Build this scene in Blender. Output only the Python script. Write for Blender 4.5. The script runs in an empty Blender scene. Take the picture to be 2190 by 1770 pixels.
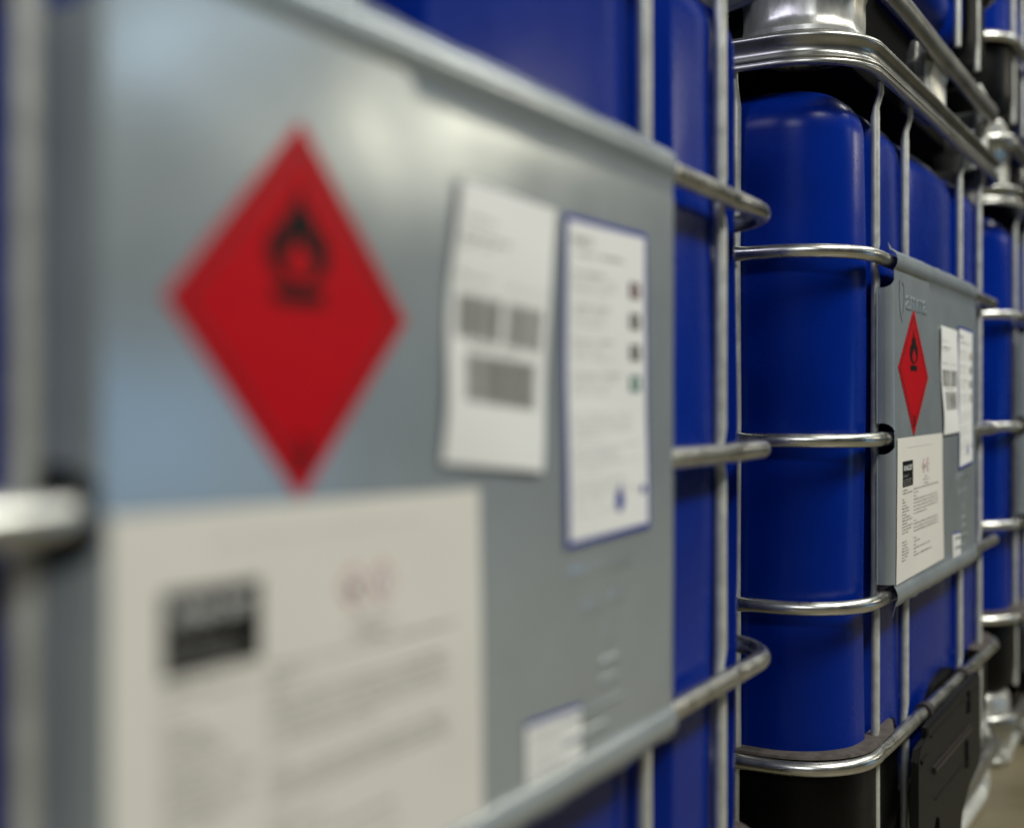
import bpy, bmesh, math, random
from mathutils import Vector, noise

random.seed(7)
sc = bpy.context.scene
C = sc.collection

# ------------------------------------------------------------------ camera
AX_ANGLE = 0.5146                       # the lens points this far to the left of the row's direction (+X)
EYE = Vector((0.0, 0.0, 0.743))
cd = bpy.data.cameras.new('camera')
cd.sensor_width = 36.0
cd.lens = 43.9
cd.shift_y = -0.0079
cd.clip_start = 0.02
cd.clip_end = 200
cd.dof.use_dof = True
cd.dof.focus_distance = 1.50
cd.dof.aperture_fstop = 2.0
cam = bpy.data.objects.new('camera', cd)
C.objects.link(cam)
cam.location = EYE
cam.rotation_euler = (math.radians(90), 0, AX_ANGLE - math.radians(90))
sc.camera = cam

# ------------------------------------------------------------------ world and lamps
wd = bpy.data.worlds.new('World')
sc.world = wd
wd.use_nodes = True
bg = wd.node_tree.nodes['Background']
bg.inputs[0].default_value = (0.30, 0.52, 0.66, 1)
bg.inputs[1].default_value = 0.03


def area(name, loc, target, sx, sy, power, col):
    l = bpy.data.lights.new(name, 'AREA')
    l.shape = 'RECTANGLE'
    l.size = sx
    l.size_y = sy
    l.energy = power
    l.color = col
    o = bpy.data.objects.new(name, l)
    C.objects.link(o)
    o.location = loc
    o.rotation_euler = (Vector(target) - Vector(loc)).to_track_quat('-Z', 'Y').to_euler()
    return o


WARM = (1.0, 0.90, 0.70)
COOL = (0.68, 0.84, 1.0)
NEUT = (1.0, 0.985, 0.92)
area('hall_lamp', (10.0, -5.3, 3.38), (1.5, 0.3, 0.8), 1.5, 0.28, 34, WARM)
area('hall_lamp', (4.7, -3.8, 2.67), (0.5, 0.3, 0.9), 0.30, 0.30, 4.5, COOL)
area('hall_lamp', (1.9, -2.4, 4.6), (1.5, 0.3, 0.6), 3.2, 0.7, 225, NEUT)
area('hall_lamp', (-3.0, -1.6, 3.6), (1.4, 0.4, 0.7), 1.6, 0.6, 60, (0.92, 0.95, 1.0))
area('hall_lamp', (-3.4, 2.1, 4.3), (1.5, 0.6, 1.0), 2.2, 1.0, 60, (0.80, 0.78, 1.0))
area('hall_lamp', (6.5, -2.0, 5.0), (3.5, 0.3, 0.5), 3.0, 0.6, 60, NEUT)
area('plate_blue_fill', (5.3, -4.6, 0.50), (0.3, 0.4, 0.75), 1.5, 0.8, 5.5, (0.28, 0.60, 1.0))  # added unseen light for a cool reflection on the near plate, no known source

sc.view_settings.view_transform = 'Standard'
sc.view_settings.look = 'None'
sc.view_settings.exposure = 0.12
sc.view_settings.gamma = 1.0
sc.view_settings.use_curve_mapping = False
sc.cycles.use_denoising = True
sc.cycles.max_bounces = 8
sc.cycles.sample_clamp_indirect = 6


# ------------------------------------------------------------------ materials
def mat(name, col, rough=0.5, metal=0.0, var=0.0, scale=20.0, bump=0.0, bscale=60.0, stretch=(1, 1, 1),
        rvar=0.0, spec=0.5, coat=0.0):
    m = bpy.data.materials.new(name)
    m.use_nodes = True
    nt = m.node_tree
    b = nt.nodes['Principled BSDF']
    b.inputs['Base Color'].default_value = (*col, 1)
    b.inputs['Roughness'].default_value = rough
    b.inputs['Metallic'].default_value = metal
    b.inputs['Specular IOR Level'].default_value = spec
    b.inputs['Coat Weight'].default_value = coat
    if var or bump or rvar:
        tc = nt.nodes.new('ShaderNodeTexCoord')
        mp = nt.nodes.new('ShaderNodeMapping')
        mp.inputs['Scale'].default_value = stretch
        nt.links.new(tc.outputs['Object'], mp.inputs['Vector'])
    if var or rvar:
        n = nt.nodes.new('ShaderNodeTexNoise')
        n.inputs['Scale'].default_value = scale
        n.inputs['Detail'].default_value = 6
        n.inputs['Roughness'].default_value = 0.65
        nt.links.new(mp.outputs['Vector'], n.inputs['Vector'])
    if var:
        r = nt.nodes.new('ShaderNodeValToRGB')
        r.color_ramp.elements[0].position = 0.3
        r.color_ramp.elements[1].position = 0.7
        r.color_ramp.elements[0].color = (*[c * (1 - var) for c in col], 1)
        r.color_ramp.elements[1].color = (*[min(1, c * (1 + var)) for c in col], 1)
        nt.links.new(n.outputs['Fac'], r.inputs['Fac'])
        nt.links.new(r.outputs['Color'], b.inputs['Base Color'])
    if rvar:
        mr = nt.nodes.new('ShaderNodeMapRange')
        mr.inputs['From Min'].default_value = 0.3
        mr.inputs['From Max'].default_value = 0.7
        mr.inputs['To Min'].default_value = max(0.03, rough - rvar)
        mr.inputs['To Max'].default_value = min(1, rough + rvar)
        nt.links.new(n.outputs['Fac'], mr.inputs['Value'])
        nt.links.new(mr.outputs['Result'], b.inputs['Roughness'])
    if bump:
        n2 = nt.nodes.new('ShaderNodeTexNoise')
        n2.inputs['Scale'].default_value = bscale
        n2.inputs['Detail'].default_value = 4
        nt.links.new(mp.outputs['Vector'], n2.inputs['Vector'])
        bp = nt.nodes.new('ShaderNodeBump')
        bp.inputs['Strength'].default_value = 1.0
        bp.inputs['Distance'].default_value = bump
        nt.links.new(n2.outputs['Fac'], bp.inputs['Height'])
        nt.links.new(bp.outputs['Normal'], b.inputs['Normal'])
    return m


M = {
    'tube': mat('galvanised_tube', (0.62, 0.62, 0.57), 0.31, 1.0, var=0.12, scale=26, rvar=0.08, bump=0.0003, bscale=40),
    'post': mat('galvanised_post', (0.66, 0.67, 0.61), 0.42, 0.5, var=0.15, scale=60, rvar=0.08, bump=0.0004, bscale=50),
    'rim': mat('galvanised_rim', (0.36, 0.36, 0.33), 0.32, 0.85, var=0.14, scale=14, rvar=0.06, bump=0.0003, bscale=30),
    'foot': mat('galvanised_foot', (0.58, 0.58, 0.53), 0.33, 0.62, var=0.22, scale=14, rvar=0.10, bump=0.0010, bscale=22,
                stretch=(1.6, 1.6, 0.6)),
    'plate': mat('galvanised_plate', (0.36, 0.405, 0.42), 0.23, 0.42, var=0.08, scale=6, rvar=0.05, bump=0.0006, bscale=6),
    'flange': mat('galvanised_flange', (0.46, 0.50, 0.51), 0.4, 0.4, var=0.35, scale=130, rvar=0.08, bump=0.0003, bscale=200),
    'tank': mat('blue_polyethylene', (0.0002, 0.0165, 0.205), 0.27, 0.0, var=0.16, scale=3.5, bump=0.0016, bscale=5, rvar=0.05, spec=0.15),
    'pan': mat('black_polyethylene', (0.002, 0.002, 0.002), 0.40, 0.0, var=0.2, scale=30, bump=0.0003, bscale=150, rvar=0.08, spec=0.16),
    'deck': mat('black_deck', (0.004, 0.004, 0.004), 0.8, spec=0.04),
    'door': mat('black_cover_plastic', (0.0075, 0.0075, 0.0070), 0.5, 0.0, var=0.2, scale=40, bump=0.0003, bscale=220, spec=0.22),
    'lip': mat('dusty_black_lip', (0.085, 0.072, 0.060), 0.55, 0.0, var=0.4, scale=60, bump=0.0004, bscale=120, spec=0.3),
    'clip': mat('brown_clip', (0.028, 0.021, 0.020), 0.5, 0.0, var=0.3, scale=80),
    'red': mat('label_red', (0.43, 0.0006, 0.006), 0.45, 0.0, var=0.05, scale=12, spec=0.15),
    'redline': mat('label_dark_red', (0.13, 0.002, 0.003), 0.45, 0.0),
    'black': mat('print_black', (0.005, 0.005, 0.005), 0.5, spec=0.15),
    'white': mat('paper_white', (0.76, 0.77, 0.74), 0.55, 0.0, var=0.02, scale=9, spec=0.35),
    'cream': mat('paper_cream', (0.68, 0.665, 0.60), 0.60, 0.0, var=0.03, scale=8, spec=0.3),
    'ink': mat('print_grey', (0.13, 0.125, 0.10), 0.6),
    'bar': mat('print_bar_grey', (0.24, 0.24, 0.22), 0.6),
    'faint': mat('print_faint', (0.50, 0.51, 0.49), 0.6),
    'pink': mat('print_red_line', (0.50, 0.12, 0.10), 0.6),
    'blue': mat('print_blue', (0.012, 0.03, 0.27), 0.45),
    'maroon': mat('print_maroon', (0.09, 0.012, 0.015), 0.5),
    'olive': mat('print_olive', (0.045, 0.045, 0.028), 0.5),
    'green': mat('print_green', (0.0, 0.13, 0.10), 0.5),
    'ochre': mat('print_ochre', (0.30, 0.20, 0.08), 0.5),
}


def concrete():
    m = mat('hall_concrete', (0.17, 0.145, 0.085), 0.42, 0.0, var=0.22, scale=3.0, bump=0.0012, bscale=45, rvar=0.12)
    return m


M['floor'] = concrete()


# ------------------------------------------------------------------ helpers
def obj(name, bm, mats, parent=None, smooth=True, angle=40):
    me = bpy.data.meshes.new(name)
    bmesh.ops.recalc_face_normals(bm, faces=bm.faces[:])
    bm.to_mesh(me)
    bm.free()
    for m in (mats if isinstance(mats, (list, tuple)) else [mats]):
        me.materials.append(m)
    o = bpy.data.objects.new(name, me)
    C.objects.link(o)
    if smooth:
        for p in me.polygons:
            p.use_smooth = True
        me.set_sharp_from_angle(angle=math.radians(angle))
    if parent:
        o.parent = parent
    return o


def rrect(x0, y0, x1, y1, r, nc=10, ns=0):
    """closed rounded rectangle: list of (x, y, nx, ny), starting on the front side (y0)"""
    out = []
    cs = [((x1 - r), (y0 + r), -90), ((x1 - r), (y1 - r), 0), ((x0 + r), (y1 - r), 90), ((x0 + r), (y0 + r), 180)]
    for cx, cy, a0 in cs:
        for i in range(nc + 1):
            a = math.radians(a0 + 90 * i / nc)
            out.append((cx + r * math.cos(a), cy + r * math.sin(a), math.cos(a), math.sin(a)))
    if ns:
        res = []
        for i, p in enumerate(out):
            q = out[(i + 1) % len(out)]
            res.append(p)
            d = math.hypot(q[0] - p[0], q[1] - p[1])
            if d > 0.1:
                for k in range(1, ns):
                    t = k / ns
                    res.append((p[0] + (q[0] - p[0]) * t, p[1] + (q[1] - p[1]) * t, p[2], p[3]))
        out = res
    return out


def sweep(bm, path, prof, closed=True, wob=0.0):
    """path of (x,y,nx,ny); prof: list of (outward, z), closed section"""
    rings = []
    for (x, y, nx, ny) in path:
        w = wob * noise.noise(Vector((x * 3.1, y * 3.3, 1.7))) if wob else 0
        rings.append([bm.verts.new((x + nx * o, y + ny * o, z + w)) for o, z in prof])
    n = len(rings)
    k = len(prof)
    for i in range(n if closed else n - 1):
        a, b = rings[i], rings[(i + 1) % n]
        for j in range(k):
            bm.faces.new((a[j], b[j], b[(j + 1) % k], a[(j + 1) % k]))
    if not closed:
        bm.faces.new(rings[0])
        bm.faces.new(rings[-1][::-1])


def circ(r, z, n=14, o=0.0, sq=1.0):
    return [(o + r * math.cos(2 * math.pi * i / n), z + sq * r * math.sin(2 * math.pi * i / n)) for i in range(n)]


def tube3(bm, pts, rx, ry=None, n=10, radii=None):
    """tube through 3-D points; the section is laid out in x and y for posts"""
    ry = ry or rx
    rings = []
    P = [Vector(p) for p in pts]
    for i, p in enumerate(P):
        d = (P[min(i + 1, len(P) - 1)] - P[max(i - 1, 0)]).normalized()
        up = Vector((1, 0, 0)) if abs(d.x) < 0.8 else Vector((0, 1, 0))
        u = (up - d * up.dot(d)).normalized()
        v = d.cross(u)
        s = radii[i] if radii else (1, 1)
        rings.append([bm.verts.new(p + u * (rx * s[0] * math.cos(2 * math.pi * j / n)) + v * (ry * s[1] * math.sin(2 * math.pi * j / n)))
                      for j in range(n)])
    for a, b in zip(rings, rings[1:]):
        for j in range(n):
            bm.faces.new((a[j], a[(j + 1) % n], b[(j + 1) % n], b[j]))
    bm.faces.new(rings[0][::-1])
    bm.faces.new(rings[-1])


def slab(bm, pts, y0, y1, bevel=0.0, mi=0):
    """a polygon in (x, z) given thickness from y0 (front) to y1"""
    a = [bm.verts.new((x, y0, z)) for x, z in pts]
    b = [bm.verts.new((x, y1, z)) for x, z in pts]
    fs = [bm.faces.new(a), bm.faces.new(b[::-1])]
    n = len(pts)
    for i in range(n):
        fs.append(bm.faces.new((a[i], b[i], b[(i + 1) % n], a[(i + 1) % n])))
    for f in fs:
        f.material_index = mi
    if bevel:
        es = {e for f in fs[:1] for e in f.edges}
        bmesh.ops.bevel(bm, geom=list(es), offset=bevel, segments=2, affect='EDGES')
    return fs


# ------------------------------------------------------------------ container dimensions (metres)
W, D = 1.043, 1.20
RC = 0.099
ZT = [0.9302, 0.7008, 0.4985, 0.3047]       # the four horizontal tubes, top to bottom
ZR = 1.1755                                 # cage rim
RT = 0.0088
POSTS_F = [0.128, 0.320, 0.708, 0.884]
POSTS_S = [0.150, 0.46, 0.76, 1.05]
PY = -0.0115                                # front face of the sheet-metal plate


def build_tank(parent):
    bm = bmesh.new()
    x0, y0, x1, y1 = 0.020, 0.020, W - 0.020, D - 0.020
    base = rrect(x0, y0, x1, y1, 0.095, nc=12, ns=60)
    grooves = [(0.163, 0.026), (0.362, 0.027), (0.742, 0.027), (0.925, 0.022)]
    levels = []
    zb, zt = 0.165, 1.142
    rs = 0.058
    for i in range(9):
        a = math.radians(90 * i / 8)
        levels.append((zb + 0.05 * (1 - math.cos(a)) * 1.0, 0.05 * (1 - math.sin(a))))
    for k in range(1, 26):
        levels.append((zb + 0.05 + (zt - rs - zb - 0.05) * k / 26, 0.0))
    for i in range(13):
        a = math.radians(90 * i / 12)
        levels.append((zt - rs + rs * math.sin(a), rs * (1 - math.cos(a))))
    levels.append((zt + 0.006, rs + 0.06))
    levels.append((zt + 0.010, rs + 0.16))
    rings = []
    for z, ins in levels:
        ring = []
        for (x, y, nx, ny) in base:
            g = 0.0
            for gc, gw in grooves:
                if ny < -0.9 or ny > 0.9:
                    t = abs(x - gc) / gw
                    if t < 1.6:
                        g = max(g, 0.030 / (1 + math.exp((t - 1.0) * 14)))
            if ny < -0.9 or ny > 0.9:
                ed = [0.10] + [c for c, w_ in grooves] + [W - 0.02]
                for e0, e1 in zip(ed, ed[1:]):
                    if e0 <= x < e1:
                        t = (x - (e0 + e1) / 2) / ((e1 - e0) / 2)
                        g += 0.0085 * (e1 - e0) / 0.38 * t * t
            # a slight barrel and hollow on the broad sides
            sag = 0.004 * math.sin(z * 9.0 + x * 2) * (1 if abs(ny) > .9 else .6)
            if nx < -0.9 or nx > 0.9:
                # broad pressed fields on the sides with soft shoulders
                t = abs((y - D / 2) / 0.46)
                g += 0.006 / (1 + math.exp((t - 1.0) * 26)) * (1 / (1 + math.exp((z - 1.02) * 60)))
            for zt_ in ZT[:3]:
                pass
            lean = max(0.0, (z - 0.88) / 0.20) if abs(nx) > 0.9 else 0.0
            ly = min(1, max(0, (min(y, D - y) - 0.115) / 0.10))
            lean *= ly * ly * (3 - 2 * ly)
            o = -ins - g + sag * 0.5 - 0.016 * min(1.25, lean) ** 2
            ring.append(bm.verts.new((x + nx * o, y + ny * o, z)))
        rings.append(ring)
    n = len(base)
    for a, b in zip(rings, rings[1:]):
        for j in range(n):
            bm.faces.new((a[j], a[(j + 1) % n], b[(j + 1) % n], b[j]))
    bm.faces.new(rings[0][::-1])
    bm.faces.new(rings[-1])
    t = obj('tank', bm, M['tank'], parent, angle=60)
    bm = bmesh.new()
    rings = []
    for r, z in ((0.0, 1.172), (0.07, 1.172), (0.078, 1.166), (0.08, 1.13), (0.085, 1.12)):
        rings.append([bm.verts.new((W / 2 + max(r, .001) * math.cos(a * math.pi / 16), D / 2 + max(r, .001) * math.sin(a * math.pi / 16), z)) for a in range(32)])
    for a, b in zip(rings, rings[1:]):
        for j in range(32):
            bm.faces.new((a[j], a[(j + 1) % 32], b[(j + 1) % 32], b[j]))
    obj('filling_cap', bm, M['pan'], t)
    return t


CORNER = []


def build_cage(parent):
    ring = rrect(0, 0, W, D, RC, nc=14)
    for k, z in enumerate(ZT):
        bm = bmesh.new()
        path = rrect(0, 0, W, D, RC, nc=14, ns=90)
        r0 = RT * (1.05 if k == 3 else 1.0)
        rings = []
        for (x, y, nx, ny) in path:
            # pressed flatter where a post is welded on, and very slightly uneven along its length
            dd = min([abs(x - p) for p in POSTS_F] if abs(ny) > 0.95 else [abs(y - p) for p in POSTS_S] if abs(nx) > 0.95 else [1.0])
            pinch = math.exp(-(dd / 0.011) ** 2)
            un = 0.0005 * noise.noise(Vector((x * 9, y * 9, z * 20)))
            ring = []
            for q in range(16):
                a = 2 * math.pi * q / 16
                co, si = math.cos(a), math.sin(a)
                o = r0 * co * (1 - 0.20 * pinch) + un
                zz = r0 * si * (1 + 0.10 * pinch)
                ring.append(bm.verts.new((x + nx * o, y + ny * o, z + zz + un)))
            rings.append(ring)
        for a_, b_ in zip(rings, rings[1:] + rings[:1]):
            for q in range(16):
                bm.faces.new((a_[q], b_[q], b_[(q + 1) % 16], a_[(q + 1) % 16]))
        obj('cage_tube', bm, M['tube'], parent)
    # rim: rolled top, hollow band, double lower lip
    bm = bmesh.new()
    prof = [(0.004, 0.0205), (0.009, 0.0185), (0.0115, 0.0145), (0.0105, 0.0105), (0.0065, 0.008), (0.004, 0.003), (0.0035, -0.003),
            (0.005, -0.0075), (0.0085, -0.0095), (0.0100, -0.0120), (0.0085, -0.0142), (0.0100, -0.0165), (0.0095, -0.0195), (0.006, -0.0215),
            (-0.002, -0.0200), (-0.004, -0.010), (-0.004, 0.016), (-0.001, 0.0200)]
    sweep(bm, rrect(0, 0, W, D, RC, nc=16, ns=6), [(o, ZR + z) for o, z in prof], wob=0.0015)
    obj('cage_rim', bm, M['rim'], parent, angle=50)

    # posts run behind the tubes, flattened where they are welded, necked in under the rim
    def post(x, y, dx, dy):
        bm = bmesh.new()
        zs = [0.150, 0.20] + sorted([z + d for z in ZT for d in (-0.022, 0, 0.022)]) + [1.115, 1.128, 1.136, 1.146, 1.160]
        zs.sort()
        pts, rad = [], []
        for z in zs:
            near = any(abs(z - t) < 0.01 for t in ZT)
            neck = max(0.0, (z - 1.124) / 0.022)
            o = 0.0145 + (0.002 if near else 0) - 0.007 * min(1, neck)
            jit = 0.0006 * math.sin(z * 17 + x * 40 + y * 31)
            pts.append((x + dx * o + (dy != 0) * jit, y + dy * o + (dx != 0) * jit, z))
            rad.append((1.0, 0.8 if near else 1.0) if neck <= 0 else (1.0 - 0.35 * min(1, neck), 0.7))
        tube3(bm, pts, 0.0063, 0.0058, n=12, radii=rad)
        return obj('cage_post', bm, M['post'], parent)
    for x in POSTS_F:
        o = post(x, 0, 0, 1)
        if x == POSTS_F[0]:
            CORNER.append(o.data.name)
        post(x, D, 0, -1)
    for y in POSTS_S:
        post(0, y, 1, 0)
        post(W, y, -1, 0)


def build_base(parent):
    # the black pan under the tank; open in the middle of the front where the valve sits
    full = rrect(0.012, 0.012, W - 0.012, D - 0.012, 0.092, nc=12, ns=40)
    X0, X1 = 0.275, 0.790
    idx = [i for i, p in enumerate(full) if not (p[3] < -0.9 and X0 < p[0] < X1)]
    # order so the run starts right of the opening
    st = min((i for i, p in enumerate(full) if p[3] < -0.9 and p[0] >= X1), key=lambda i: full[i][0])
    path = [full[(st + k) % len(full)] for k in range(len(full))]
    path = [p for p in path if not (p[3] < -0.9 and X0 < p[0] < X1)]
    bm = bmesh.new()
    prof = [(-0.030, 0.150), (-0.014, 0.152), (-0.004, 0.165), (0.0, 0.20), (0.0, 0.285), (-0.002, 0.300), (-0.005, 0.316), (-0.010, 0.316),
            (-0.010, 0.30), (-0.020, 0.17), (-0.030, 0.158)]
    sweep(bm, path, prof, closed=False)
    pan = obj('base_pan', bm, M['pan'], parent)
    # its dusty rolled lip
    X0b = 0.262
    path2 = [p for p in path if not (p[3] < -0.9 and X0b < p[0] < X1 + 0.02)]
    bm = bmesh.new()
    lip = [(-0.014, 0.3195), (0.000, 0.3188), (0.0105, 0.3180), (0.0115, 0.3150), (0.004, 0.3145), (-0.014, 0.3150)]
    rings = []
    for q, (x, y, nx, ny) in enumerate(path2):
        fade = 1.0
        if ny < -0.9 and x < 0.30:
            fade = max(0.15, min(1, (0.262 - x) / 0.06))
        rings.append([bm.verts.new((x + nx * (o * fade - (1 - fade) * .006), y + ny * (o * fade - (1 - fade) * .006), z)) for o, z in lip])
    for a, b in zip(rings, rings[1:]):
        for j in range(6):
            bm.faces.new((a[j], b[j], b[(j + 1) % 6], a[(j + 1) % 6]))
    obj('pan_lip', bm, M['lip'], pan, angle=30)
    # pallet deck
    bm = bmesh.new()
    r = rrect(0.07, 0.075, W - 0.07, D - 0.07, 0.06, nc=8)
    a = [bm.verts.new((p[0], p[1], 0.022)) for p in r]
    b = [bm.verts.new((p[0], p[1], 0.152)) for p in r]
    bm.faces.new(a[::-1]); bm.faces.new(b)
    for i in range(len(r)):
        bm.faces.new((a[i], a[(i + 1) % len(r)], b[(i + 1) % len(r)], b[i]))
    obj('pallet_deck', bm, M['deck'], parent)
    # frame rail round the pallet
    bm = bmesh.new()
    sweep(bm, rrect(0.004, 0.004, W - 0.004, D - 0.004, 0.07, nc=14, ns=24), circ(0.0120, 0.105, 14, sq=1.45), wob=0.005)
    obj('pallet_frame', bm, M['rim'], parent)
    # lower runners
    for yy in (0.03, D - 0.03):
        bm = bmesh.new()
        tube3(bm, [(0.05, yy, 0.016), (W - 0.05, yy, 0.016)], 0.014, 0.015, n=12)
        obj('pallet_runner', bm, M['post'], parent)
    # corner feet: rounded drums pressed from sheet, with a rolled foot and a crease
    def foot(x0, y0, x1, y1, r, ztop):
        bm = bmesh.new()
        base = rrect(x0, y0, x1, y1, r, nc=10, ns=5)
        lv = [(0.000, -0.010), (0.002, -0.002), (0.007, 0.004), (0.013, 0.004), (0.018, -0.001), (0.030, -0.003), (0.060, -0.003), (0.070, 0.001), (0.076, 0.002),
              (0.082, -0.003), (0.095, -0.004), (ztop - 0.02, -0.005), (ztop - 0.008, -0.009), (ztop, -0.022)]
        rings = []
        for z, o in lv:
            ring = []
            for i, (x, y, nx, ny) in enumerate(base):
                fl = (0.0022 * math.sin(i * 0.9) + 0.0010 * math.sin(i * 2.3)) if 0.02 < z else 0
                ring.append(bm.verts.new((x + nx * (o + fl), y + ny * (o + fl), z + 0.0015 * noise.noise(Vector((x * 14, y * 14, z * 30))))))
            rings.append(ring)
        n = len(base)
        for a_, b_ in zip(rings, rings[1:]):
            for j in range(n):
                bm.faces.new((a_[j], a_[(j + 1) % n], b_[(j + 1) % n], b_[j]))
        bm.faces.new(rings[-1])
        obj('pallet_foot', bm, M['foot'], parent, angle=45)
    s = 0.017
    foot(s, s, 0.190, 0.165, 0.07, 0.150)
    bm = bmesh.new()
    xl, yl = W - 0.030, 0.030
    tube3(bm, [(xl - 0.09, yl, 0.012), (xl - 0.03, yl, 0.013), (xl - 0.008, yl, 0.020), (xl, yl, 0.036), (xl + 0.001, yl, 0.060), (xl, yl - 0.003, 0.092), (xl - 0.002, yl, 0.130), (xl - 0.010, yl + 0.01, 0.150)],
          0.013, 0.013, n=12)
    obj('pallet_leg', bm, M['post'], parent)
    foot(s, D - 0.160, 0.150, D - s, 0.06, 0.150)
    foot(W - 0.150, D - 0.160, W - s, D - s, 0.06, 0.150)
    foot(0.485, 0.012, 0.620, 0.050, 0.018, 0.118)
    foot(0.475, D - 0.12, 0.600, D - s - 0.012, 0.03, 0.118)
    foot(s, 0.53, 0.12, 0.67, 0.03, 0.118)
    foot(W - 0.12, 0.53, W - s, 0.67, 0.03, 0.118)


def build_cover(parent):
    # hinged black cover in front of the valve, hung on the lowest tube
    bm = bmesh.new()
    pts = [(0.300, 0.300), (0.300, 0.286), (0.250, 0.282), (0.236, 0.268), (0.236, 0.040), (0.318, 0.036), (0.328, 0.150), (0.348, 0.168), (0.372, 0.160),
           (0.392, 0.030), (0.510, 0.030), (0.535, 0.118), (0.600, 0.150), (0.680, 0.156), (0.692, 0.170), (0.692, 0.298), (0.680, 0.308)]
    slab(bm, pts[::-1], -0.0225, -0.0125, bevel=0.003)
    # long horizontal rib
    slab(bm, [(0.322, 0.232), (0.594, 0.232), (0.594, 0.241), (0.322, 0.241)], -0.0275, -0.0220, bevel=0.0015, mi=1)
    slab(bm, [(0.310, 0.284), (0.670, 0.284), (0.670, 0.288), (0.310, 0.288)], -0.0245, -0.0220, bevel=0.0008)
    slab(bm, [(0.575, 0.262), (0.590, 0.262), (0.590, 0.296), (0.575, 0.296)], -0.0250, -0.0222, bevel=0.0006, mi=2)
    slab(bm, [(0.560, 0.180), (0.574, 0.180), (0.574, 0.222), (0.560, 0.222)], -0.0250, -0.0222, bevel=0.0006, mi=2)
    slab(bm, [(0.250, 0.262), (0.292, 0.262), (0.292, 0.268), (0.250, 0.268)], -0.0255, -0.0222, bevel=0.0006)
    slab(bm, [(0.340, 0.190), (0.600, 0.188), (0.600, 0.191), (0.340, 0.193)], -0.0240, -0.0222, bevel=0.0006)
    c = obj('valve_cover', bm, [M['door'], M['clip'], M['deck']], parent, angle=30)
    for x in (0.366, 0.640):
        bm = bmesh.new()
        n = 18
        secs = []
        for i in range(n):
            a = math.radians(-60 + 300 * i / (n - 1))
            secs.append([bm.verts.new((x + dx, 0.0 - r * math.cos(a), ZT[3] + r * math.sin(a))) for dx, r in ((0, 0.0098), (0, 0.0128), (0.020, 0.0128), (0.020, 0.0098))])
        for a_, b_ in zip(secs, secs[1:]):
            for j in range(4):
                bm.faces.new((a_[j], a_[(j + 1) % 4], b_[(j + 1) % 4], b_[j]))
        obj('clip', bm, M['clip'], c, angle=30)
    # the dark arch of the valve recess behind it
    bm = bmesh.new()
    arch = [(0.46, 0.20), (0.46, 0.270)] + [(0.58 - 0.12 * math.cos(math.radians(a)), 0.270 + 0.056 * math.sin(math.radians(a))) for a in range(15, 180, 15)] + [(0.70, 0.270), (0.70, 0.20)]
    slab(bm, arch[::-1], 0.012, 0.024, bevel=0.003)
    obj('valve_recess', bm, M['pan'], parent, angle=30)


# ------------------------------------------------------------------ the sheet-metal plate and what is stuck to it
def dent(s, z, seed):
    return 0.0011 * noise.noise(Vector((s * 5.0 + seed, z * 7.0, seed * 1.3))) + 0.0004 * noise.noise(Vector((s * 17.0, z * 19.0, seed)))


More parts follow.
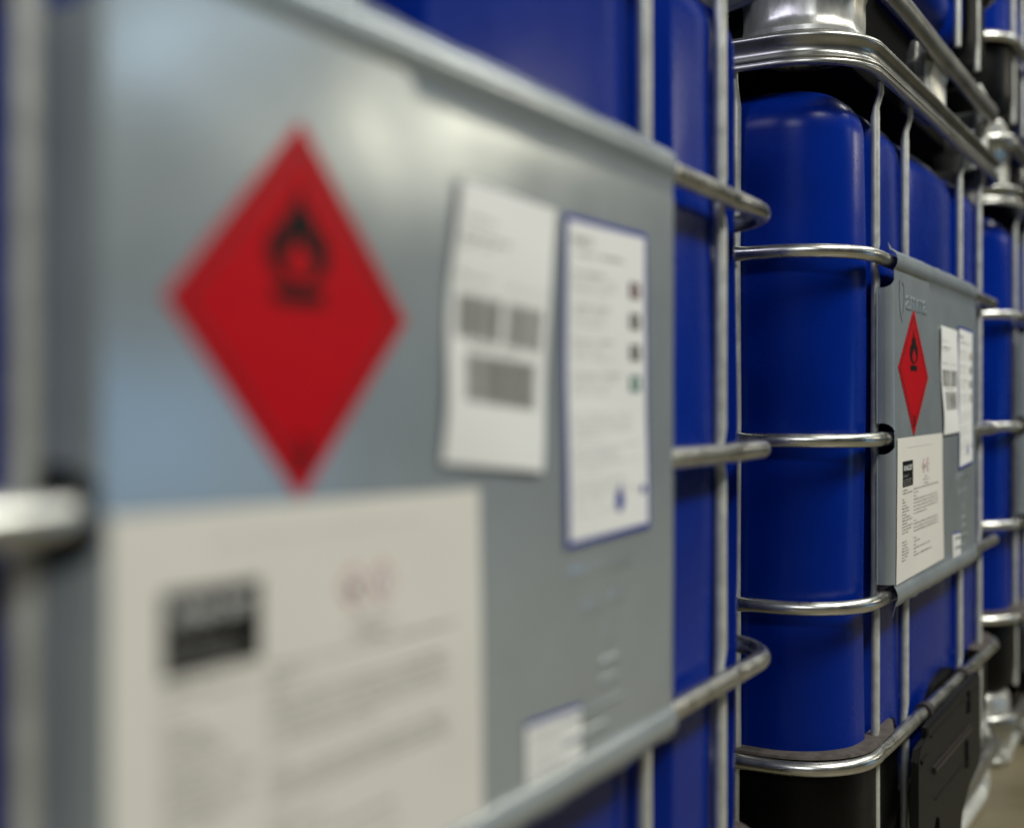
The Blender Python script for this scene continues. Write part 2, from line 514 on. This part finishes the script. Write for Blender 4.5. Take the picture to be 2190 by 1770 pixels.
def build_plate(parent, pl, pr, seed, brand=True):
    bm = bmesh.new()
    z1, z3 = ZT[0], ZT[2]
    prof = [(-0.0030, z1 + 0.0165), (-0.0050, z1 + 0.0138), (-0.0085, z1 + 0.0125), (-0.0135, z1 + 0.0080), (-0.0160, z1 + 0.001), (-0.0152, z1 - 0.006), (-0.0128, z1 - 0.0105), (PY, z1 - 0.0125)]
    nz = 28
    for k in range(1, nz):
        prof.append((PY, z1 - 0.0125 + (z3 + 0.0125 - z1 + 0.0125) * k / nz))
    prof += [(PY, z3 + 0.0125), (-0.0130, z3 + 0.0105), (-0.0158, z3 + 0.004), (-0.0158, z3 - 0.003), (-0.0130, z3 - 0.0095), (-0.0090, z3 - 0.0135)]
    nx = 40
    grid = []
    for i in range(nx + 1):
        s = pl + (pr - pl) * i / nx
        col = []
        for j, (y, z) in enumerate(prof):
            d = dent(s, z, seed) if 7 <= j < len(prof) - 5 else 0
            zz = z
            if j == len(prof) - 1:
                zz += 0.0035 * noise.noise(Vector((s * 60, 0, seed))) - 0.001
                if i == 0:
                    zz -= 0.012
            if j < 2:
                zz += 0.0012 * noise.noise(Vector((s * 30, 3, seed))) + (0.006 if i == 0 and j == 0 else 0)
                y += 0.002 * noise.noise(Vector((s * 12, 5, seed)))
            col.append(bm.verts.new((s, y + d, zz)))
        grid.append(col)
    for a, b in zip(grid, grid[1:]):
        for j in range(len(prof) - 1):
            bm.faces.new((a[j], a[j + 1], b[j + 1], b[j]))
    # flanges folded back at both sides, notched round the middle tube
    def flange(xe, sg, zlo, zhi, notch_top, notch_bot):
        sec = [(0.0, PY), (-0.0030, PY + 0.0012), (-0.0060, PY + 0.0045), (-0.0085, PY + 0.0080), (-0.0096, PY + 0.0110), (-0.0098, PY + 0.019), (-0.0120, PY + 0.0200)]
        zsn = 10
        cols = []
        for q, (dx, y) in enumerate(sec):
            r_ = 0.0
            if q >= 1:
                lo, hi = zlo, zhi
            else:
                lo, hi = zlo - 0.0, zhi + 0.0
            # rounded ends
            t = q / (len(sec) - 1)
            rr = 0.006 * (1 - math.sqrt(max(0, 1 - (1 - t) ** 2))) if q else 0.010
            if q == 0: rr = 0.012 - 0.012
            ext = (0.010, 0.0062, 0.0028, 0.0010, 0.0, 0.0, 0.0)[q]
            c0 = lo - (ext if notch_bot else 0)
            c1 = hi + (ext if notch_top else 0)
            cols.append([bm.verts.new((xe + sg * -dx, y + dent(xe, c0 + (c1 - c0) * k / zsn, seed) * (1 if q == 0 else .3), c0 + (c1 - c0) * k / zsn)) for k in range(zsn + 1)])
        for a, b in zip(cols, cols[1:]):
            for k in range(zsn):
                bm.faces.new((a[k], a[k + 1], b[k + 1], b[k]))
    z2 = ZT[1]
    for xe, sg in ((pl, -1), (pr, 1)):
        flange(xe, sg, z3 + 0.016, z2 - 0.020, True, False)
        flange(xe, sg, z2 + 0.020, z1 - 0.036, True, True)
    bmesh.ops.remove_doubles(bm, verts=bm.verts[:], dist=0.00005)
    bmesh.ops.solidify(bm, geom=bm.faces[:], thickness=0.0009)
    eb = embossing(pl, seed, brand)
    tmp = bpy.data.meshes.new('tmp')
    bmesh.ops.recalc_face_normals(bm, faces=bm.faces[:])
    eb.to_mesh(tmp)
    bm.from_mesh(tmp)
    bpy.data.meshes.remove(tmp)
    eb.free()
    return obj('name_plate', bm, [M['plate'], M['flange']], parent, angle=35)


class Sheet:
    """a printed sheet: unit coordinates (u right, v up) mapped onto the plate, marks laid a hair above the paper"""
    def __init__(self, tl, tr, bl, br, seed, lift=0.0006, wave=0.0, thick=0.0003):
        self.c = (tl, tr, bl, br)
        self.seed, self.lift, self.wave = seed, lift, wave
        self.bm = bmesh.new()
        self.mats, self.mi = [], {}

    def m(self, k):
        if k not in self.mi:
            self.mi[k] = len(self.mats)
            self.mats.append(M[k])
        return self.mi[k]

    def pos(self, u, v, layer):
        tl, tr, bl, br = self.c
        a = (bl[0] + (br[0] - bl[0]) * u, bl[1] + (br[1] - bl[1]) * u)
        b = (tl[0] + (tr[0] - tl[0]) * u, tl[1] + (tr[1] - tl[1]) * u)
        s, z = a[0] + (b[0] - a[0]) * v, a[1] + (b[1] - a[1]) * v
        s += self.wave * math.sin(v * 6.6 + 0.6)
        bulge = self.wave * 0.35 * (1 + math.sin(v * 9 + u * 2))
        y = PY + dent(s, z, self.seed) - self.lift - bulge - layer * 0.00025
        return (s, y, z)

    def poly(self, pts, k, layer=1):
        vs = [self.bm.verts.new(self.pos(u, v, layer)) for u, v in pts]
        f = self.bm.faces.new(vs)
        f.material_index = self.m(k)

    def rect(self, u0, v0, u1, v1, k, layer=1, nu=1, nv=1):
        i = self.m(k)
        g = [[self.bm.verts.new(self.pos(u0 + (u1 - u0) * a / nu, v0 + (v1 - v0) * b / nv, layer)) for b in range(nv + 1)] for a in range(nu + 1)]
        for a in range(nu):
            for b in range(nv):
                self.bm.faces.new((g[a][b], g[a + 1][b], g[a + 1][b + 1], g[a][b + 1])).material_index = i

    def pad(self, u0, v0, u1, v1, h=0.0016, k='plate'):
        i = self.m(k)
        e = min(u1 - u0, v1 - v0) * 0.42
        o = [self.bm.verts.new(Vector(self.pos(u, v, -2))) for u, v in ((u0, v0), (u1, v0), (u1, v1), (u0, v1))]
        n = [self.bm.verts.new(Vector(self.pos(u, v, 0)) - Vector((0, h, 0))) for u, v in ((u0 + e, v0 + e), (u1 - e, v0 + e), (u1 - e, v1 - e), (u0 + e, v1 - e))]
        self.bm.faces.new(n).material_index = i
        for a in range(4):
            self.bm.faces.new((o[a], o[(a + 1) % 4], n[(a + 1) % 4], n[a])).material_index = i

    def words(self, u0, u1, v, h, k, layer=1, wl=0.02, asp=1.0):
        """a line of small print: words as short dashes of letters"""
        u = u0
        while u < u1 - 0.004:
            n = random.randint(2, 8)
            for j in range(n):
                if u > u1:
                    break
                hh = h * random.choice((0.55, 0.55, 0.6, 0.95))
                w = wl * 0.11
                self.rect(u, v, u + w, v + hh, k, layer)
                u += w * 1.45
            u += wl * 0.14

    def text(self, s, u, v, h, k, layer=2, width=None, bold=0.0, relief=0.0):
        cu = bpy.data.curves.new('t', 'FONT')
        cu.body = s
        cu.size = 1.0
        cu.offset = bold
        if relief:
            cu.extrude = 0.02
            cu.bevel_depth = 0.03
            cu.bevel_resolution = 1
        to = bpy.data.objects.new('t', cu)
        C.objects.link(to)
        dg = bpy.context.evaluated_depsgraph_get()
        me = bpy.data.meshes.new_from_object(to.evaluated_get(dg))
        xs = [q.co.x for q in me.vertices]
        ys = [q.co.y for q in me.vertices]
        fx = (width / (max(xs) - min(xs))) if width else h
        fy = h / 0.72
        i = self.m(k)
        vs = [self.bm.verts.new(Vector(self.pos(u + (q.co.x - min(xs)) * fx, v + (q.co.y) * fy, layer)) - Vector((0, q.co.z * relief, 0))) for q in me.vertices]
        for p in me.polygons:
            try:
                self.bm.faces.new([vs[a] for a in p.vertices]).material_index = i
            except ValueError:
                pass
        bpy.data.objects.remove(to)
        bpy.data.curves.remove(cu)
        bpy.data.meshes.remove(me)

    def done(self, name, parent):
        return obj(name, self.bm, self.mats, parent, smooth=False)


def fan(cx, cy, pts):
    return [(cx + x, cy + y) for x, y in pts]


FLAME_L = [(0, -.50), (-.16, -.47), (-.30, -.36), (-.36, -.18), (-.345, .02), (-.27, .20), (-.24, .08), (-.17, .26), (-.15, .46), (-.07, .34), (-.03, .62), (0.0, .80)]
FLAME_R = [(.05, .55), (.10, .36), (.15, .50), (.19, .28), (.24, .12), (.28, .24), (.35, .02), (.37, -.16), (.31, -.35), (.17, -.46)]


def flame(sh, cx, cy, w, h, k='black', inner='red', layer=2):
    pts = [(cx + x * w, cy + y * h) for x, y in FLAME_L + FLAME_R]
    sh.poly(pts[::-1], k, layer)
    if inner:
        ip = [(0, -.455), (-.11, -.40), (-.17, -.27), (-.145, -.14), (-.07, -.05), (-.01, .06), (.05, -.06), (.13, -.15), (.165, -.28), (.11, -.40)]
        sh.poly([(cx + x * w, cy + y * h) for x, y in ip][::-1], inner, layer + 1)


def hazard_label(parent, c, hw, hh, seed, skew=0.0):
    """red diamond with black flame and the class number in its lower corner"""
    sh = Sheet((c[0] - hw, c[1] + hh), (c[0] + hw, c[1] + hh), (c[0] - hw, c[1] - hh), (c[0] + hw, c[1] - hh), seed)
    L, R, T, B = (0, .5 + skew), (1, .5 - skew), (.5, 1), (.5, 0)
    # a fan of small faces so the sheet follows the plate
    n = 8
    i = sh.m('red')
    ctr = (.5, .5)
    def lp(a, b, t): return (a[0] + (b[0] - a[0]) * t, a[1] + (b[1] - a[1]) * t)
    for a, b in ((T, L), (L, B), (B, R), (R, T)):
        for r in range(n):
            for q in range(n):
                p00 = lp(ctr, lp(a, b, q / n), r / n)
                p01 = lp(ctr, lp(a, b, (q + 1) / n), r / n)
                p10 = lp(ctr, lp(a, b, q / n), (r + 1) / n)
                p11 = lp(ctr, lp(a, b, (q + 1) / n), (r + 1) / n)
                pts = [p00, p10, p11, p01] if r else [p00, p10, p11]
                vs = [sh.bm.verts.new(sh.pos(u, v, 0)) for u, v in pts]
                sh.bm.faces.new(vs).material_index = i
    # thin dark line inside the edge
    for a, b in ((T, L), (L, B), (B, R), (R, T)):
        for q in range(10):
            sh.poly([lp(ctr, lp(a, b, q / 10), .90), lp(ctr, lp(a, b, q / 10), .855), lp(ctr, lp(a, b, (q + 1) / 10), .855), lp(ctr, lp(a, b, (q + 1) / 10), .90)], 'redline', 1)
    flame(sh, .49, .675, .36, .215)
    sh.rect(.385, .515, .595, .556, 'black', 2)
    sh.text('3', .462, .085, .085, 'black', 2, width=.07)
    return sh.done('hazard_label', parent)


def barcode_label(parent, tl, tr, bl, br, seed, rnd):
    sh = Sheet(tl, tr, bl, br, seed, lift=0.0016, wave=0.0022)
    sh.rect(0, 0, 1, 1, 'white', 0, nu=8, nv=26)
    sh.words(.06, .30, .862, .012, 'ink', 1, .5)
    sh.words(.06, .52, .800, .018, 'ink', 1, .6)
    sh.words(.06, .35, .775, .009, 'ink', 1, .4)
    sh.words(.06, .34, .655, .012, 'ink', 1, .5)
    sh.words(.50, .92, .655, .008, 'faint', 1, .5)

    def bars(u0, u1, v0, v1, n, gap=None):
        w = (u1 - u0) / n
        for q in range(n):
            if gap and gap[0] < q / n < gap[1]:
                continue
            f = rnd.choice((0.42, 0.62, 0.80))
            sh.rect(u0 + q * w, v0, u0 + (q + f) * w, v1, 'bar', 1)
    bars(.07, .92, .445, .600, 46, (.48, .56))
    sh.words(.20, .70, .420, .012, 'ink', 1, .4)
    bars(.16, .88, .225, .395, 52)
    return sh.done('barcode_label', parent)


def instruction_label(parent, tl, tr, bl, br, seed, cols):
    sh = Sheet(tl, tr, bl, br, seed, lift=0.0010, wave=0.0006)
    sh.rect(0, 0, 1, 1, 'blue', 0, nu=8, nv=26)
    sh.rect(.035, .018, .965, .982, 'white', 1, nu=8, nv=26)
    sh.text('INFO', .09, .915, .024, 'ink', 2, width=.22)
    sh.words(.14, .70, .885, .010, 'ink', 2, .35)
    v = .855
    for k in range(4):
        vv = .80 - k * .103
        sh.rect(.755, vv - .026, .895, vv + .026, cols[k], 2)
        sh.rect(.79, vv - .012, .84, vv + .014, 'faint' if k != 3 else 'white', 3)
        for q in range(4):
            sh.words(.09, .42 + .25 * random.random(), vv + .026 - q * .019, .008, 'faint' if q else 'ink', 2, .30)
    for k in range(19):
        v = .39 - k * .0165
        if k % 6 == 5:
            continue
        sh.words(.09, (.55 + .35 * random.random()) if k % 6 != 4 else .4, v, .007, 'faint', 2, .26)
    # blue drop mark at the foot of the card
    sh.poly([(.60 + .055 * math.sin(t) * (1.0 if math.cos(t) < .2 else .72), .120 + .045 * math.cos(t)) for t in [q * math.pi / 8 for q in range(16)]], 'blue', 2)
    sh.poly([(.90 + .035 * math.sin(t), .135 + .016 * math.cos(t)) for t in [q * math.pi / 6 for q in range(12)]], 'blue', 2)
    return sh.done('instruction_label', parent)


def product_sheet(parent, tl, tr, bl, br, seed):
    sh = Sheet(tl, tr, bl, br, seed, lift=0.0010, wave=0.0)
    sh.rect(0, 0, 1, 1, 'cream', 0, nu=20, nv=14)
    # black name box
    sh.rect(.100, .655, .315, .835, 'black', 1, nu=6, nv=4)
    sh.text('XN0-207', .115, .768, .038, 'white', 2, width=.180, bold=.01)
    sh.text('INFINITY', .112, .722, .018, 'bar', 2, width=.11)
    sh.words(.112, .285, .700, .010, 'bar', 2, .06)
    sh.words(.112, .27, .683, .010, 'bar', 2, .06)
    sh.words(.112, .28, .666, .010, 'bar', 2, .06)
    sh.words(.20, .78, .925, .006, 'faint', 1, .05)
    # two small hazard pictograms: red-edged diamonds
    for cx in (.560, .650):
        cy = .775
        o = [(cx, cy + .060), (cx - .041, cy), (cx, cy - .060), (cx + .041, cy)]
        n_ = [(cx, cy + .047), (cx - .032, cy), (cx, cy - .047), (cx + .032, cy)]
        sh.poly(o, 'pink', 1)
        sh.poly(n_, 'white', 2)
    flame(sh, .560, .775, .035, .028, 'black', None, 3)
    sh.rect(.546, .752, .574, .756, 'black', 3)
    sh.rect(.646, .765, .654, .797, 'black', 3)
    sh.rect(.646, .750, .654, .758, 'black', 3)
    sh.text('DANGER', .575, .690, .011, 'ink', 2, width=.055)
    sh.words(.545, .680, .668, .010, 'ink', 1, .05)
    sh.words(.565, .655, .640, .012, 'ink', 1, .05)
    # small print, left column
    v = .628
    for w in (.09, .20, 0, .035, .065, .085, .13, .13, .085, .16, .20, .10, .20, .17, .12, 0, 0, .08, .10, .10, .13, .13, .10, .075):
        if w:
            sh.words(.100, .100 + w, v, .011, 'ink', 1, .055)
        v -= .0212
    # right column
    v = .618
    for w in (.56, .09, .05, .52, .53, .53, .53, .29, 0, .05, .52, .53, .53, 0, .05, .14, .04, .35, .04, .37):
        if w:
            sh.words(.335, .335 + w, v, .011, 'ink', 1, .055)
        v -= .0252
    return sh.done('product_sheet', parent)


def small_label(parent, tl, tr, bl, br, seed):
    sh = Sheet(tl, tr, bl, br, seed, lift=0.0008)
    sh.rect(0, 0, 1, 1, 'white', 0, nu=4, nv=4)
    sh.rect(0, .93, 1, 1, 'blue', 1)
    for v in (.80, .70, .60, .45, .35, .25, .15):
        sh.words(.10, .55 + .35 * random.random(), v, .05, 'faint', 1, .20)
    return sh.done('maker_label', parent)


def embossing(pl, seed, brand):
    """raised marks pressed into the plate itself"""
    sh = Sheet((0, 1), (1, 1), (0, 0), (1, 0), seed, lift=0.0005)
    e0, z0 = pl + 0.022, 0.884
    # pointed drop emblem
    o = [(0, .030), (-.014, .022), (-.017, 0), (-.012, -.018), (0, -.032), (.012, -.018), (.017, 0), (.014, .022)]
    i = [(x * .66, y * .70) for x, y in o]
    for k in range(8 if brand else 0):
        k2 = (k + 1) % 8
        sh.poly([(e0 + .018 + o[k][0], z0 + o[k][1]), (e0 + .018 + o[k2][0], z0 + o[k2][1]), (e0 + .018 + i[k2][0], z0 + i[k2][1]), (e0 + .018 + i[k][0], z0 + i[k][1])], 'plate', 1)
    if brand:
        sh.text('amma', e0 + .040, z0 - .012, .026, 'plate', 0, width=.125, bold=.0, relief=0.012)
    # column of pressed marks at the right foot
    x0 = pl + 0.395
    for a, b, c, d in ((0, .6275, .100, .638), (.020, .6015, .050, .6125), (.060, .604, .085, .614), (.052, .576, .068, .590),
                       (.045, .562, .078, .569), (.045, .549, .074, .556), (-.01, .536, .085, .540), (-.01, .520, .060, .526)):
        sh.pad(x0 + a, b, x0 + c, d, 0.0014 if brand else 0.0010)
    return sh.bm


def container(loc, yaw, label, stickers, plate_seed, pl=0.153, pr=0.702, proto=None):
    root = bpy.data.objects.new('liquid_container', None)
    C.objects.link(root)
    root.location = loc
    root.rotation_euler = (0, 0, yaw)
    root['label'] = label
    root['category'] = 'container'
    root['group'] = 'blue caged liquid containers in the stacked row'
    if proto is None:
        build_tank(root)
        build_cage(root)
        build_base(root)
        build_cover(root)
    else:
        for ch in proto.children:
            if ch.name.startswith('name_plate') or (loc[2] > 1 and ch.name.split('.')[0] in ('valve_cover', 'valve_recess', 'pallet_runner')):
                continue
            c = ch.copy()
            C.objects.link(c)
            c.parent = root
            for g in ch.children:
                d = g.copy()
                C.objects.link(d)
                d.parent = c
    for ch in root.children:
        if ch.name.split('.')[0] == 'pallet_frame':
            ch.location.z = -0.014 if loc[2] > 1 else (0.008 if label.startswith('sharp') else -0.010)
        if ch.name.split('.')[0] == 'cage_post' and ch.data.name == CORNER[0]:
            ch.location.x = -0.013 if proto is None else 0.030
    p = build_plate(root, pl, pr, plate_seed, proto is not None)
    stickers(p, plate_seed)
    return root


def stick_a(p, s):
    hazard_label(p, (0.2465, 0.7870), 0.0860, 0.0870, s, 0.0)
    barcode_label(p, (.383, .870), (.500, .868), (.364, .712), (.480, .702), s, random.Random(3))
    instruction_label(p, (.513, .868), (.647, .870), (.515, .650), (.655, .653), s, ['maroon', 'olive', 'olive', 'green'])
    product_sheet(p, (.131, .701), (.407, .696), (.131, .506), (.411, .504), s)
    small_label(p, (.462, .550), (.540, .546), (.464, .505), (.541, .503), s)


def stick_b(p, s):
    hazard_label(p, (.2595, .788), .0885, .0865, s, .03)
    barcode_label(p, (.421, .861), (.545, .859), (.441, .700), (.554, .703), s, random.Random(5))
    instruction_label(p, (.556, .868), (.672, .865), (.562, .643), (.672, .650), s, ['ochre', 'olive', 'olive', 'ochre'])
    product_sheet(p, (.163, .701), (.438, .703), (.156, .5135), (.448, .5175), s)
    small_label(p, (.514, .549), (.577, .547), (.518, .507), (.579, .506), s)


A = container((0.2056, 0.3779, 0), 0.005, 'nearest blue container, blurred, its large grey plate filling the left of the photo',
              stick_a, 2.2, pl=0.129)
B = container((1.4778, 0.3737, 0), -0.0163, 'sharply focused lower blue container with black valve cover, between the nearest and farthest',
              stick_b, 5.1, proto=A)
Cc = container((2.6878, 0.3625, 0), 0.0, 'far lower blue container at the right edge, its corner foot on the concrete floor', stick_b, 8.3, proto=A)
NEST = 1.195
B2 = container((1.4828, 0.3760, NEST), -0.014, 'upper container whose shiny steel corner foot stands on the middle container', stick_b, 3.7, proto=A)
C2 = container((2.6858, 0.3660, NEST), 0.004, 'upper container at the top right corner, stacked on the farthest one', stick_a, 6.9, proto=A)

# ------------------------------------------------------------------ floor
bm = bmesh.new()
vs = [bm.verts.new(p) for p in ((-12, -14, 0), (40, -14, 0), (40, 14, 0), (-12, 14, 0))]
bm.faces.new(vs)
fl = obj('floor', bm, M['floor'], smooth=False)
fl['kind'] = 'structure'
